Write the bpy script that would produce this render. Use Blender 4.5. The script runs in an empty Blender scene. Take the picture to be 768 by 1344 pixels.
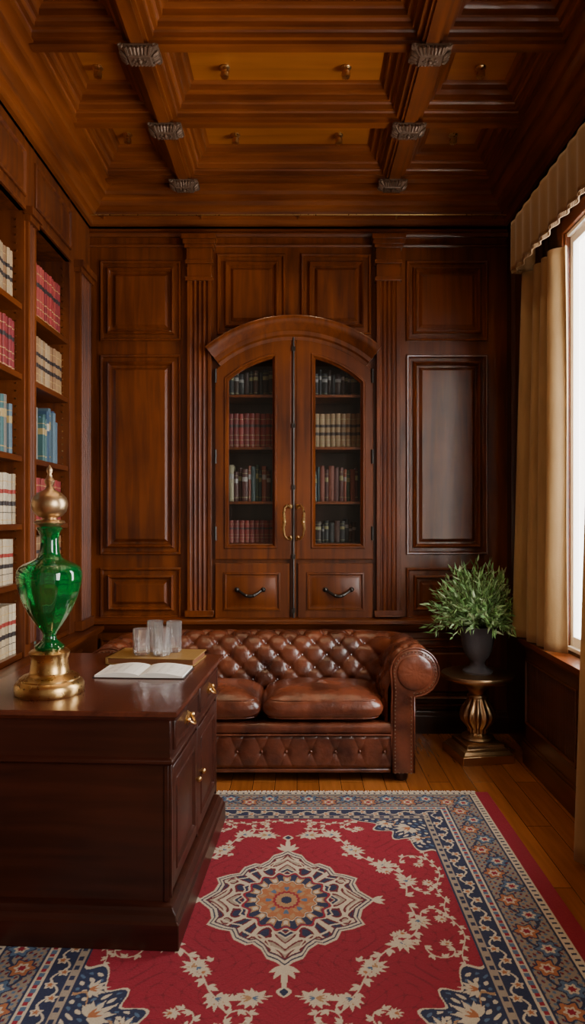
import bpy, math, random
import numpy as np
from math import sin, cos, pi, radians, hypot, atan2, sqrt
from mathutils import Vector, Matrix
random.seed(7); np.random.seed(7)
scene = bpy.context.scene

# ------------------------------------------------------------------ helpers
class MB:
    def __init__(s):
        s.v=[]; s.f=[]; s.m=[]; s.c=[]
    def face(s, idx, mat=0, col=None):
        s.f.append(tuple(idx)); s.m.append(mat); s.c.append(col)
    def add(s, p):
        s.v.append(tuple(p)); return len(s.v)-1
    def box(s,x0,x1,y0,y1,z0,z1,mat=0,col=None,T=None):
        P=[(x0,y0,z0),(x1,y0,z0),(x1,y1,z0),(x0,y1,z0),(x0,y0,z1),(x1,y0,z1),(x1,y1,z1),(x0,y1,z1)]
        if T: P=[T(*p) for p in P]
        b=len(s.v); s.v+= [tuple(p) for p in P]
        for q in ((3,2,1,0),(4,5,6,7),(0,1,5,4),(1,2,6,5),(2,3,7,6),(3,0,4,7)):
            s.face([b+i for i in q],mat,col)
    def rings(s, rings, cap0=False, cap1=True, closed=True, mat=0, col=None):
        ids=[[s.add(p) for p in r] for r in rings]
        n=len(ids[0])
        for a,b in zip(ids[:-1],ids[1:]):
            for i in range(n if closed else n-1):
                j=(i+1)%n
                s.face((a[i],a[j],b[j],b[i]),mat if not isinstance(mat,(list,tuple)) else mat[i%len(mat)],col)
        m0=mat if not isinstance(mat,(list,tuple)) else mat[0]
        if cap0: s.face(ids[0][::-1],m0,col)
        if cap1: s.face(ids[-1],m0,col)
        return ids
    def lathe(s, prof, c=(0,0,0), n=32, mat=0, mod=None, col=None, caps=True):
        R=[]
        for r,z in prof:
            ring=[]
            for i in range(n):
                a=2*pi*i/n
                rr=r*(mod(a,z) if mod else 1)
                ring.append((c[0]+rr*cos(a),c[1]+rr*sin(a),c[2]+z))
            R.append(ring)
        s.rings(R,cap0=caps,cap1=caps,mat=mat,col=col)
    def tube(s, pts, r, n=8, mat=0, closed=False, col=None):
        pts=[Vector(p) for p in pts]; N=len(pts); R=[]
        up=None
        for i,p in enumerate(pts):
            if closed: t=pts[(i+1)%N]-pts[i-1]
            else: t=pts[min(i+1,N-1)]-pts[max(i-1,0)]
            t.normalize()
            if up is None:
                up=Vector((0,0,1)) if abs(t.z)<.9 else Vector((1,0,0))
            a=t.cross(up); a.normalize(); b=a.cross(t); b.normalize(); up=b
            rr=r[i] if isinstance(r,(list,tuple)) else r
            R.append([p+a*cos(2*pi*k/n)*rr+b*sin(2*pi*k/n)*rr for k in range(n)])
        if closed: R.append(R[0])
        s.rings(R,cap0=not closed,cap1=not closed,mat=mat,col=col)
    def sphere(s,c,r,n=10,mat=0,sc=(1,1,1),col=None):
        R=[]
        for j in range(n//2+1):
            ph=-pi/2+pi*j/(n//2); rr=max(cos(ph),1e-3)
            R.append([(c[0]+r*sc[0]*rr*cos(2*pi*i/n),c[1]+r*sc[1]*rr*sin(2*pi*i/n),c[2]+r*sc[2]*sin(ph)) for i in range(n)])
        s.rings(R,cap0=True,cap1=True,mat=mat,col=col)
    def grid(s, nu, nv, fn, mat=0, col=None):
        ids=[[s.add(fn(i/(nu-1),j/(nv-1))) for j in range(nv)] for i in range(nu)]
        for i in range(nu-1):
            for j in range(nv-1):
                s.face((ids[i][j],ids[i+1][j],ids[i+1][j+1],ids[i][j+1]),mat,col)
    def obj(s,name,mats,parent=None,smooth=35,bevel=None,loc=(0,0,0),rot=0):
        me=bpy.data.meshes.new(name)
        me.from_pydata(s.v,[],s.f); 
        for m in (mats if isinstance(mats,(list,tuple)) else [mats]): me.materials.append(m)
        me.polygons.foreach_set('material_index',s.m)
        if any(c is not None for c in s.c):
            at=me.color_attributes.new('Col','FLOAT_COLOR','CORNER')
            arr=[]
            for f,c in zip(s.f,s.c):
                c=c or (1,1,1); arr+= [c[0],c[1],c[2],1.0]*len(f)
            at.data.foreach_set('color',arr)
        if smooth:
            me.polygons.foreach_set('use_smooth',[True]*len(me.polygons))
            me.set_sharp_from_angle(angle=radians(smooth))
        me.update()
        o=bpy.data.objects.new(name,me); scene.collection.objects.link(o)
        o.location=loc; o.rotation_euler=(0,0,rot)
        if parent: o.parent=parent
        if bevel:
            b=o.modifiers.new('bev','BEVEL'); b.width=bevel; b.segments=2; b.limit_method='ANGLE'; b.angle_limit=radians(50)
            b.harden_normals=False
        return o
def empty(name,loc=(0,0,0),rot=0):
    e=bpy.data.objects.new(name,None); e.empty_display_size=.1
    scene.collection.objects.link(e); e.location=loc; e.rotation_euler=(0,0,rot); return e

# ---------------------------------------------------------------- materials
def newmat(name):
    m=bpy.data.materials.new(name); m.use_nodes=True
    nt=m.node_tree; p=nt.nodes['Principled BSDF']; return m,nt,p
def N(nt,t,**k):
    n=nt.nodes.new(t)
    for a,b in k.items(): setattr(n,a,b)
    return n
def plain(name,col,rough=.5,metal=0,trans=0,coat=0,ior=1.45,sheen=0,spec=None,bump=0,bscale=60):
    m,nt,p=newmat(name)
    p.inputs['Base Color'].default_value=(*col,1); p.inputs['Roughness'].default_value=rough
    p.inputs['Metallic'].default_value=metal; p.inputs['Transmission Weight'].default_value=trans
    p.inputs['Coat Weight'].default_value=coat; p.inputs['IOR'].default_value=ior
    p.inputs['Sheen Weight'].default_value=sheen
    tc=N(nt,'ShaderNodeTexCoord'); no=N(nt,'ShaderNodeTexNoise'); no.inputs['Scale'].default_value=bscale
    no.inputs['Detail'].default_value=4
    nt.links.new(tc.outputs['Object'],no.inputs['Vector'])
    mr=N(nt,'ShaderNodeMapRange'); mr.inputs[3].default_value=max(rough-.06,0); mr.inputs[4].default_value=rough+.08
    nt.links.new(no.outputs[0],mr.inputs[0]); 
    if trans==0: nt.links.new(mr.outputs[0],p.inputs['Roughness'])
    if bump:
        b=N(nt,'ShaderNodeBump'); b.inputs['Strength'].default_value=bump; b.inputs['Distance'].default_value=.004
        nt.links.new(no.outputs[0],b.inputs['Height']); nt.links.new(b.outputs[0],p.inputs['Normal'])
    return m
def wood(name,c1,c2,rough=.35,axis='z',scale=1.0,coat=.25,spec=.5):
    m,nt,p=newmat(name)
    tc=N(nt,'ShaderNodeTexCoord'); mp=N(nt,'ShaderNodeMapping')
    s=[14*scale]*3; s['xyz'.index(axis)]=1.1*scale
    mp.inputs['Scale'].default_value=s
    nt.links.new(tc.outputs['Object'],mp.inputs['Vector'])
    n1=N(nt,'ShaderNodeTexNoise'); n1.inputs['Scale'].default_value=1.6; n1.inputs['Detail'].default_value=7; n1.inputs['Distortion'].default_value=.6
    nt.links.new(mp.outputs[0],n1.inputs['Vector'])
    n2=N(nt,'ShaderNodeTexNoise'); n2.inputs['Scale'].default_value=1.7; n2.inputs['Detail'].default_value=3
    nt.links.new(tc.outputs['Object'],n2.inputs['Vector'])
    mx=N(nt,'ShaderNodeMath',operation='MULTIPLY_ADD'); mx.inputs[1].default_value=.55
    nt.links.new(n1.outputs[0],mx.inputs[0])
    m2=N(nt,'ShaderNodeMath',operation='MULTIPLY'); m2.inputs[1].default_value=.5
    nt.links.new(n2.outputs[0],m2.inputs[0]); nt.links.new(m2.outputs[0],mx.inputs[2])
    cr=N(nt,'ShaderNodeValToRGB'); cr.color_ramp.elements[0].position=.36; cr.color_ramp.elements[0].color=(*c1,1)
    cr.color_ramp.elements[1].position=.68; cr.color_ramp.elements[1].color=(*c2,1)
    nt.links.new(mx.outputs[0],cr.inputs[0]); nt.links.new(cr.outputs[0],p.inputs['Base Color'])
    p.inputs['Roughness'].default_value=rough; p.inputs['Coat Weight'].default_value=coat; p.inputs['Coat Roughness'].default_value=.2
    p.inputs['Specular IOR Level'].default_value=spec
    b=N(nt,'ShaderNodeBump'); b.inputs['Strength'].default_value=.08; b.inputs['Distance'].default_value=.002
    nt.links.new(n1.outputs[0],b.inputs['Height']); nt.links.new(b.outputs[0],p.inputs['Normal'])
    return m
def attrmat(name,rough=.6,sheen=0,bump=.2,bscale=300,trans=0):
    m,nt,p=newmat(name)
    a=N(nt,'ShaderNodeAttribute',attribute_name='Col')
    tc=N(nt,'ShaderNodeTexCoord'); no=N(nt,'ShaderNodeTexNoise'); no.inputs['Scale'].default_value=bscale; no.inputs['Detail'].default_value=3
    nt.links.new(tc.outputs['Object'],no.inputs['Vector'])
    mr=N(nt,'ShaderNodeMapRange'); mr.inputs[3].default_value=.65; mr.inputs[4].default_value=1.3
    nt.links.new(no.outputs[0],mr.inputs[0])
    mx=N(nt,'ShaderNodeVectorMath',operation='SCALE'); nt.links.new(a.outputs['Color'],mx.inputs[0]); nt.links.new(mr.outputs[0],mx.inputs['Scale'])
    nt.links.new(mx.outputs[0],p.inputs['Base Color']); p.inputs['Roughness'].default_value=rough; p.inputs['Sheen Weight'].default_value=sheen
    b=N(nt,'ShaderNodeBump'); b.inputs['Strength'].default_value=bump; b.inputs['Distance'].default_value=.003
    nt.links.new(no.outputs[0],b.inputs['Height']); nt.links.new(b.outputs[0],p.inputs['Normal'])
    if trans:
        tr=N(nt,'ShaderNodeBsdfTranslucent'); nt.links.new(mx.outputs[0],tr.inputs[0])
        ms=N(nt,'ShaderNodeMixShader'); ms.inputs[0].default_value=trans
        out=nt.nodes['Material Output']; nt.links.new(p.outputs[0],ms.inputs[1]); nt.links.new(tr.outputs[0],ms.inputs[2]); nt.links.new(ms.outputs[0],out.inputs[0])
    return m

W1,W2=(.046,.0088,.0017),(.185,.043,.0052)
M_wood=wood('mahogany_panel',W1,W2,.30,coat=.3)
M_woodm=wood('mahogany_matt',W1,W2,.5,coat=0,spec=.35)
M_woodh=wood('mahogany_rail',W1,(.17,.039,.005),.30,axis='x')
M_woody=wood('mahogany_long',W1,(.17,.039,.005),.36,axis='y')
M_ceil=wood('mahogany_ceiling',(.085,.018,.003),(.26,.065,.008),.36,axis='x',scale=.8)
M_ceily=wood('mahogany_ceiling_long',(.085,.018,.003),(.26,.065,.008),.36,axis='y',scale=.8)
M_ceilp=wood('ceiling_panel_wood',(.25,.072,.008),(.44,.14,.017),.36,axis='x',scale=.6)
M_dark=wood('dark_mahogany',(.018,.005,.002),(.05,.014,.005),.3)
M_rad=wood('radiator_mahogany',(.04,.011,.004),(.11,.03,.009),.35,axis='y')
M_desk=wood('desk_mahogany',(.016,.0038,.0018),(.050,.0105,.0045),.36,axis='x',coat=.12,spec=.35)
M_desktop=wood('desk_top_mahogany',(.045,.011,.006),(.12,.03,.014),.24,axis='y',coat=.4)
M_brass=plain('brass',(.58,.36,.14),.28,1)
M_gold=plain('antique_gold',(.55,.38,.21),.34,1)
M_bronze=plain('aged_bronze',(.16,.10,.06),.45,.8)
M_carve=plain('carved_bronze_wood',(.17,.105,.065),.40,.4,bump=.6,bscale=120)
M_iron=plain('dark_iron',(.06,.055,.05),.4,.9)
M_books=attrmat('book_cloth',.55,0,.1,200)
M_rug=attrmat('wool_rug',.95,.0,.5,420)
M_fringe=plain('fringe_cotton',(.65,.58,.46),.9)
M_urn=plain('slate_urn',(.085,.085,.10),.40,bump=.3)
M_page=plain('paper',(.85,.82,.76),.8)
M_cover=plain('book_cover',(.03,.02,.02),.5)
M_tray=plain('gilt_leather',(.30,.17,.05),.4)
M_pagedark=plain('aged_pages',(.20,.07,.025),.7)
M_white=plain('painted_sash',(.82,.80,.76),.5)

def leather(name='brown_leather',k=1.0):
    m,nt,p=newmat(name)
    tc=N(nt,'ShaderNodeTexCoord')
    n=N(nt,'ShaderNodeTexNoise'); n.inputs['Scale'].default_value=6; n.inputs['Detail'].default_value=6
    nt.links.new(tc.outputs['Object'],n.inputs['Vector'])
    cr=N(nt,'ShaderNodeValToRGB'); e=cr.color_ramp.elements
    e[0].position=.32; e[0].color=(.045*k,.011*k,.0055*k,1); e[1].position=.7; e[1].color=(.18*k,.046*k,.020*k,1)
    nt.links.new(n.outputs[0],cr.inputs[0]); nt.links.new(cr.outputs[0],p.inputs['Base Color'])
    v=N(nt,'ShaderNodeTexVoronoi'); v.inputs['Scale'].default_value=260
    nt.links.new(tc.outputs['Object'],v.inputs['Vector'])
    n3=N(nt,'ShaderNodeTexNoise'); n3.inputs['Scale'].default_value=22; n3.inputs['Detail'].default_value=5
    nt.links.new(tc.outputs['Object'],n3.inputs['Vector'])
    b=N(nt,'ShaderNodeBump'); b.inputs['Strength'].default_value=.12; b.inputs['Distance'].default_value=.002
    nt.links.new(v.outputs[0],b.inputs['Height'])
    b2=N(nt,'ShaderNodeBump'); b2.inputs['Strength'].default_value=.45; b2.inputs['Distance'].default_value=.013
    nt.links.new(n3.outputs[0],b2.inputs['Height']); nt.links.new(b.outputs[0],b2.inputs['Normal'])
    nt.links.new(b2.outputs[0],p.inputs['Normal'])
    p.inputs['Roughness'].default_value=.27; p.inputs['Coat Weight'].default_value=.45; p.inputs['Coat Roughness'].default_value=.18
    return m
M_leather=leather(); M_leather2=leather('cushion_leather',1.25)
def thinglass(name,refl=.12,tint=(1,1,1)):
    m=bpy.data.materials.new(name); m.use_nodes=True; nt=m.node_tree; nt.nodes.clear()
    o=N(nt,'ShaderNodeOutputMaterial'); mx=N(nt,'ShaderNodeMixShader'); t=N(nt,'ShaderNodeBsdfTransparent'); g=N(nt,'ShaderNodeBsdfGlossy')
    g.inputs['Roughness'].default_value=.05; t.inputs[0].default_value=(*tint,1); mx.inputs[0].default_value=refl
    nt.links.new(t.outputs[0],mx.inputs[1]); nt.links.new(g.outputs[0],mx.inputs[2]); nt.links.new(mx.outputs[0],o.inputs[0]); return m
M_pane=thinglass('cabinet_glass',.035,(.88,.88,.85)); M_wpane=thinglass('window_glass',.04)
M_crystal=plain('crystal',(1,1,1),.03,trans=.92,ior=1.55,coat=1)
M_green=plain('emerald_glass',(.0,.24,.045),.03,trans=.78,ior=1.45,coat=1)
def fabric(name,c1,c2,tw):
    m,nt,p=newmat(name)
    tc=N(nt,'ShaderNodeTexCoord'); n=N(nt,'ShaderNodeTexNoise'); n.inputs['Scale'].default_value=9; n.inputs['Detail'].default_value=5
    mp=N(nt,'ShaderNodeMapping'); mp.inputs['Scale'].default_value=(1,1,.35); nt.links.new(tc.outputs['Object'],mp.inputs['Vector']); nt.links.new(mp.outputs[0],n.inputs['Vector'])
    cr=N(nt,'ShaderNodeValToRGB'); e=cr.color_ramp.elements; e[0].position=.3; e[0].color=(*c1,1); e[1].position=.7; e[1].color=(*c2,1)
    nt.links.new(n.outputs[0],cr.inputs[0]); nt.links.new(cr.outputs[0],p.inputs['Base Color'])
    p.inputs['Roughness'].default_value=.7; p.inputs['Sheen Weight'].default_value=.15
    n4=N(nt,'ShaderNodeTexNoise'); n4.inputs['Scale'].default_value=160; n4.inputs['Detail'].default_value=6; nt.links.new(tc.outputs['Object'],n4.inputs['Vector'])
    b=N(nt,'ShaderNodeBump'); b.inputs['Strength'].default_value=.4; b.inputs['Distance'].default_value=.002
    nt.links.new(n4.outputs[0],b.inputs['Height']); nt.links.new(b.outputs[0],p.inputs['Normal'])
    tr=N(nt,'ShaderNodeBsdfTranslucent'); nt.links.new(cr.outputs[0],tr.inputs[0])
    mx=N(nt,'ShaderNodeMixShader'); mx.inputs[0].default_value=tw
    out=nt.nodes['Material Output']; nt.links.new(p.outputs[0],mx.inputs[1]); nt.links.new(tr.outputs[0],mx.inputs[2]); nt.links.new(mx.outputs[0],out.inputs[0])
    return m
M_curt=fabric('curtain_silk',(.38,.235,.095),(.50,.33,.145),.16)
M_val=fabric('shaded_valance_silk',(.20,.10,.032),(.29,.16,.055),.04)  # darker than the curtain silk: the valance's shade is in the colour
def floormat():
    m,nt,p=newmat('oak_floor')
    tc=N(nt,'ShaderNodeTexCoord'); mp=N(nt,'ShaderNodeMapping'); mp.inputs['Rotation'].default_value=(0,0,pi/2)
    nt.links.new(tc.outputs['Object'],mp.inputs['Vector'])
    br=N(nt,'ShaderNodeTexBrick'); br.inputs['Scale'].default_value=1; br.inputs['Brick Width'].default_value=1.1; br.inputs['Row Height'].default_value=.12
    br.inputs['Mortar Size'].default_value=.0016; br.inputs['Color1'].default_value=(.37,.125,.03,1); br.inputs['Color2'].default_value=(.25,.075,.016,1); br.inputs['Mortar'].default_value=(.07,.022,.007,1)
    nt.links.new(mp.outputs[0],br.inputs['Vector'])
    mp2=N(nt,'ShaderNodeMapping'); mp2.inputs['Scale'].default_value=(30,2,2); nt.links.new(tc.outputs['Object'],mp2.inputs['Vector'])
    n=N(nt,'ShaderNodeTexNoise'); n.inputs['Scale'].default_value=1.5; n.inputs['Detail'].default_value=6; nt.links.new(mp2.outputs[0],n.inputs['Vector'])
    mr=N(nt,'ShaderNodeMapRange'); mr.inputs[3].default_value=.6; mr.inputs[4].default_value=1.35; nt.links.new(n.outputs[0],mr.inputs[0])
    sc=N(nt,'ShaderNodeVectorMath',operation='SCALE'); nt.links.new(br.outputs[0],sc.inputs[0]); nt.links.new(mr.outputs[0],sc.inputs['Scale'])
    nt.links.new(sc.outputs[0],p.inputs['Base Color']); p.inputs['Roughness'].default_value=.25; p.inputs['Coat Weight'].default_value=.4; p.inputs['Coat Roughness'].default_value=.12
    b=N(nt,'ShaderNodeBump'); b.inputs['Strength'].default_value=.1; b.inputs['Distance'].default_value=.002; nt.links.new(n.outputs[0],b.inputs['Height']); nt.links.new(b.outputs[0],p.inputs['Normal'])
    return m
M_floor=floormat()

# ---------------------------------------------------------------- dimensions
CAM=1.45
YB=4.74                    # back wall
XL,XR=-1.40,1.42
YF=-0.9                    # open end of the modelled part of the room
K=194.1
def bx(u): return (u-390)/K        # drawing units of the panelled elevation -> metres
def bz(v): return CAM-(v-680)/K
def WB(u,v,w): return (u,YB-w,v)   # back wall map (w = out from wall)
def WL(u,v,w): return (XL+w,u,v)
def WR(u,v,w): return (XR-w,u,v)

def rectring(u0,u1,v0,v1,i,w,W): return [W(u0+i,v0+i,w),W(u1-i,v0+i,w),W(u1-i,v1-i,w),W(u0+i,v1-i,w)]
def panel(mb,u0,u1,v0,v1,W,mat=0,o=.0,pm=None,gap=.045):
    prof=[(0,0),(0,.014),(.006,.02),(.014,.018),(.02,.008),(.022,.003),(gap,.003),(gap+.002,.020),(gap+.012,.030),(gap+.022,.019),(gap+.028,.003),(gap+.042,.003),(gap+.062,.020)]
    mb.rings([rectring(u0,u1,v0,v1,i,w+o,W) for i,w in prof],mat=mat)
def smallpanel(mb,u0,u1,v0,v1,W,mat=0,o=0):
    prof=[(0,0),(0,.012),(.006,.016),(.014,.012),(.02,.003),(.03,.003),(.045,.011)]
    mb.rings([rectring(u0,u1,v0,v1,i,w+o,W) for i,w in prof],mat=mat)
def wbox(mb,u0,u1,v0,v1,w0,w1,W,mat=0):
    b=[W(u0,v0,w0),W(u1,v0,w0),W(u1,v1,w0),W(u0,v1,w0)]; t=[W(u0,v0,w1),W(u1,v0,w1),W(u1,v1,w1),W(u0,v1,w1)]
    mb.rings([b,t],cap0=True,mat=mat)
def fluted(mb,u0,u1,v0,v1,W,w=.05,nf=4,mat=0):
    pts=[(u0,0),(u0,w)]
    m=.02; fw=(u1-u0-2*m)/nf
    for k in range(nf):
        a=u0+m+k*fw
        pts.append((a+.003,w))
        for j in range(1,6):
            t=j/6; pts.append((a+.003+(fw-.006)*t,w-.014*sin(pi*t)))
        pts.append((a+fw-.003,w))
    pts+=[(u1,w),(u1,0)]
    mb.rings([[W(u,v0,ww) for u,ww in pts],[W(u,v1,ww) for u,ww in pts]],closed=False,cap1=False,mat=mat)

# ---------------------------------------------------------------- floor
mb=MB(); mb.box(-1.95,2.0,YF,5.2,-.1,0); mb.obj('floor',M_floor)

# ---------------------------------------------------------------- back wall
mb=MB()
hx0,hx1,hz0,hz1=bx(296),bx(478),bz(722),bz(468)
mb.box(-1.75,hx0,YB,YB+.12,0,3.62); mb.box(hx1,1.75,YB,YB+.12,0,3.62)
mb.box(hx0,hx1,YB,YB+.12,0,hz0); mb.box(hx0,hx1,YB,YB+.12,hz1,3.62)
mb.obj('wall_back',M_wood)
mb=MB()
for (a,b) in ((132,238),(533,640)):
    panel(mb,bx(a),bx(b),bz(448),bz(343),WB)
    panel(mb,bx(a),bx(b),bz(728),bz(466),WB)
    panel(mb,bx(a),bx(b),bz(811),bz(745),WB,gap=.05)
for a,b in ((285,375),(395,487)):
    panel(mb,bx(a),bx(b),bz(440),bz(334),WB,gap=.05)
for a,b in ((132,238),(250,383),(390,523),(533,640)):
    panel(mb,bx(a),bx(b),.18,.64,WB)
mb.obj('trim_wall_panels',M_wood)
mb=MB()
for a,b in ((245,281),(491,526)):
    u0,u1=bx(a),bx(b)
    fluted(mb,u0+.012,u1-.012,bz(803),bz(372),WB,.055,4)
    for z0,z1,e,w in ((bz(806),bz(800),.004,.065),(.79,bz(806),.0,.075),(bz(372),bz(367),.0,.066),(bz(367),bz(350),-.012,.055),(bz(350),bz(345),.0,.068),(bz(345),bz(330),-.008,.062),(bz(330),bz(326),.004,.078),(bz(326),bz(320),.014,.09),(bz(320),bz(314),.022,.102)):
        wbox(mb,u0-e,u1+e,z0,z1,0,w,WB)
mb.obj('trim_pilasters',M_wood,bevel=.002)
mb=MB()
def sweepx(mb,prof,x0,x1): mb.rings([[ (x,YB-w,z) for w,z in prof] for x in (x0,x1)],closed=False,cap1=False)
def sweepy(mb,prof,y0,y1,xb,sgn): mb.rings([[ (xb+sgn*w,y,z) for w,z in prof] for y in (y0,y1)],closed=False,cap1=False)
base=[(0,.155),(.012,.15),(.016,.135),(.026,.125),(.03,.11),(.03,0)]
rail=[(0,.785),(.05,.782),(.075,.775),(.085,.765),(.085,.745),(.06,.735),(.04,.70),(.012,.68),(0,.675)]
fr=[(0,3.345),(.02,3.345),(.026,3.355),(.026,3.37),(.012,3.38),(.012,3.40),(0,3.40)]
fr2=[(0,3.28),(.01,3.28),(.014,3.29),(.01,3.30),(0,3.30)]
for pr in (rail,fr,fr2): sweepx(mb,pr,XL,XR)
mb.obj('trim_chair_rail',M_woodh)
mb=MB(); sweepx(mb,base,XL,XR); mb.obj('baseboard_back',M_dark)
# brass picture rod
mb=MB(); mb.tube([(XL+.02,YB-.085,bz(289)),(0,YB-.085,bz(289)),(XR-.02,YB-.085,bz(289))],.0045)
for x in np.linspace(XL+.1,XR-.1,5): mb.box(x-.005,x+.005,YB-.085,YB-.02,bz(289)-.004,bz(289)+.004)
mb.obj('picture_rail',M_brass)

# ---------------------------------------------------------------- central arched cabinet
cab=empty('arched_bookcase_cabinet')
mb=MB()
D=.30
mb.box(hx0-.02,hx1+.02,YB+.12+D-.1,YB+.12+D-.08,hz0-.02,hz1+.02)
for x0,x1 in ((hx0-.02,hx0),(hx1,hx1+.02),(-.035,.0)):
    mb.box(x0,x1,YB+.005,YB+D+.04,hz0-.02,hz1+.02)
mb.box(hx0-.02,hx1+.02,YB+.12,YB+D+.04,hz0-.02,hz0); mb.box(hx0-.02,hx1+.02,YB+.12,YB+D+.04,hz1,hz1+.02)
mb.box(hx0,hx1,YB+.004,YB+.125,hz0,hz0+.03)
shz=[bz(713),bz(658),bz(586),bz(517)]
for z in shz: mb.box(hx0+.001,hx1-.001,YB+.03,YB+D,z-.018,z,1)
mb.obj('carcass',[M_dark,M_wood],cab)
CX,CYV=385,597
def arcshape(u0,u1,v0,R,w,n=14):
    pts=[WB(bx(u0),bz(v0),w),WB(bx(u1),bz(v0),w)]
    for i in range(n+1):
        u=u1+(u0-u1)*i/n
        v=CYV-sqrt(R*R-(u-CX)**2)
        pts.append(WB(bx(u),bz(v),w))
    return pts
mb=MB(); mg=MB()
for (a,b,ga,gb) in ((283,382.5,301,358),(388.5,489,414,473)):
    R=[arcshape(a,b,734,150,0.001),arcshape(a,b,734,150,.034),arcshape(a+1,b-1,733,149,.037),
       arcshape(ga-6,gb+6,720,134,.037),arcshape(ga-5,gb+5,719,133,.046),arcshape(ga-3,gb+3,717,131,.046),arcshape(ga-1,gb+1,715,129,.03),
       arcshape(ga,gb,714,128,.026),arcshape(ga,gb,714,128,.0)]
    mb.rings(R,cap1=False)
    mg.rings([arcshape(ga,gb,714,128,.012)],cap1=True)
for a,b in ((283,380),(391,489)):
    u0,u1,v0,v1=bx(a),bx(b),bz(812),bz(739)
    prof=[(0,0),(0,.03),(.004,.034),(.06,.034),(.062,.044),(.072,.046),(.078,.036),(.086,.036),(.1,.043)]
    mb.rings([rectring(u0,u1,v0,v1,i,w,WB) for i,w in prof])
wbox(mb,bx(382.5),bx(388.5),bz(812),bz(447),0,.034,WB)
mb.obj('doors',M_wood,cab,smooth=30); mg.obj('glass_panes',M_pane,cab)
mb=MB()
prof=[(148,.0),(149,.04),(153,.045),(155,.06),(160,.062),(162,.075),(166,.085),(168,.1),(172,.108),(176,.11),(178,.105),(178,0)]
ringsL=[]
amax=math.asin(112/176)
for i in range(41):
    th=-amax+2*amax*i/40
    ringsL.append([WB(bx(CX+r*sin(th)),bz(CYV-r*cos(th)),w) for r,w in prof])
mb.rings(ringsL,closed=False,cap0=True,cap1=True)
mb.obj('arched_pediment',M_wood,cab,smooth=40)
# hardware
mb=MB()
mb.tube([WB(bx(385.5),bz(812),.045),WB(bx(385.5),bz(600),.045),WB(bx(385.5),bz(445),.045)],.0055)
for v in (460,560,640,730,800): wbox(mb,bx(383.3),bx(387.7),bz(v+3),bz(v-3),.03,.052,WB)
for u in (284,488):
    for v in (495,600,700): mb.tube([WB(bx(u),bz(v+9),.045),WB(bx(u),bz(v-9),.045)],.008)
mb.obj('cremone_bolt_and_hinges',M_iron,cab)
mb=MB()
for s in (-1,1):
    u=CX+.8+s*7
    pts=[WB(bx(u-s*2),bz(665),.04),WB(bx(u-s*2),bz(665),.075),WB(bx(u+s*2),bz(663.5),.09),WB(bx(u+s*5),bz(667),.095),WB(bx(u+s*6),bz(675),.1),WB(bx(u+s*5),bz(685),.1),WB(bx(u+s*6.5),bz(694),.1),WB(bx(u+s*5),bz(703),.095),WB(bx(u+s*1),bz(707),.085),WB(bx(u-s*2),bz(706),.07),WB(bx(u-s*2),bz(706),.04)]
    mb.tube(pts,[.011,.008,.008,.008,.010,.013,.010,.008,.008,.008,.011],10)
    for v in (706,665): mb.sphere(WB(bx(u-s*2),bz(v),.042),.018,10,sc=(1,.6,1))
    mb.sphere(WB(bx(u+s*5),bz(685),.1),.016,10)
mb.obj('door_pulls',M_brass,cab)
mb=MB()
for u in (329,444):
    pts=[]
    for i in range(13):
        t=i/12; x=u-16+32*t; v=773+8*sin(pi*t)
        pts.append(WB(bx(x),bz(v),.05+.03*sin(pi*t)))
    mb.tube(pts,[.006+.006*sin(pi*i/12) for i in range(13)],8)
    for x in (u-17,u+17): mb.sphere(WB(bx(x),bz(773),.05),.017,10)
    for k in (-1,0,1): mb.sphere(WB(bx(u+5*k),bz(781-abs(k)*1),.08),.012,8)
mb.obj('drawer_handles',M_iron,cab)

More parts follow.
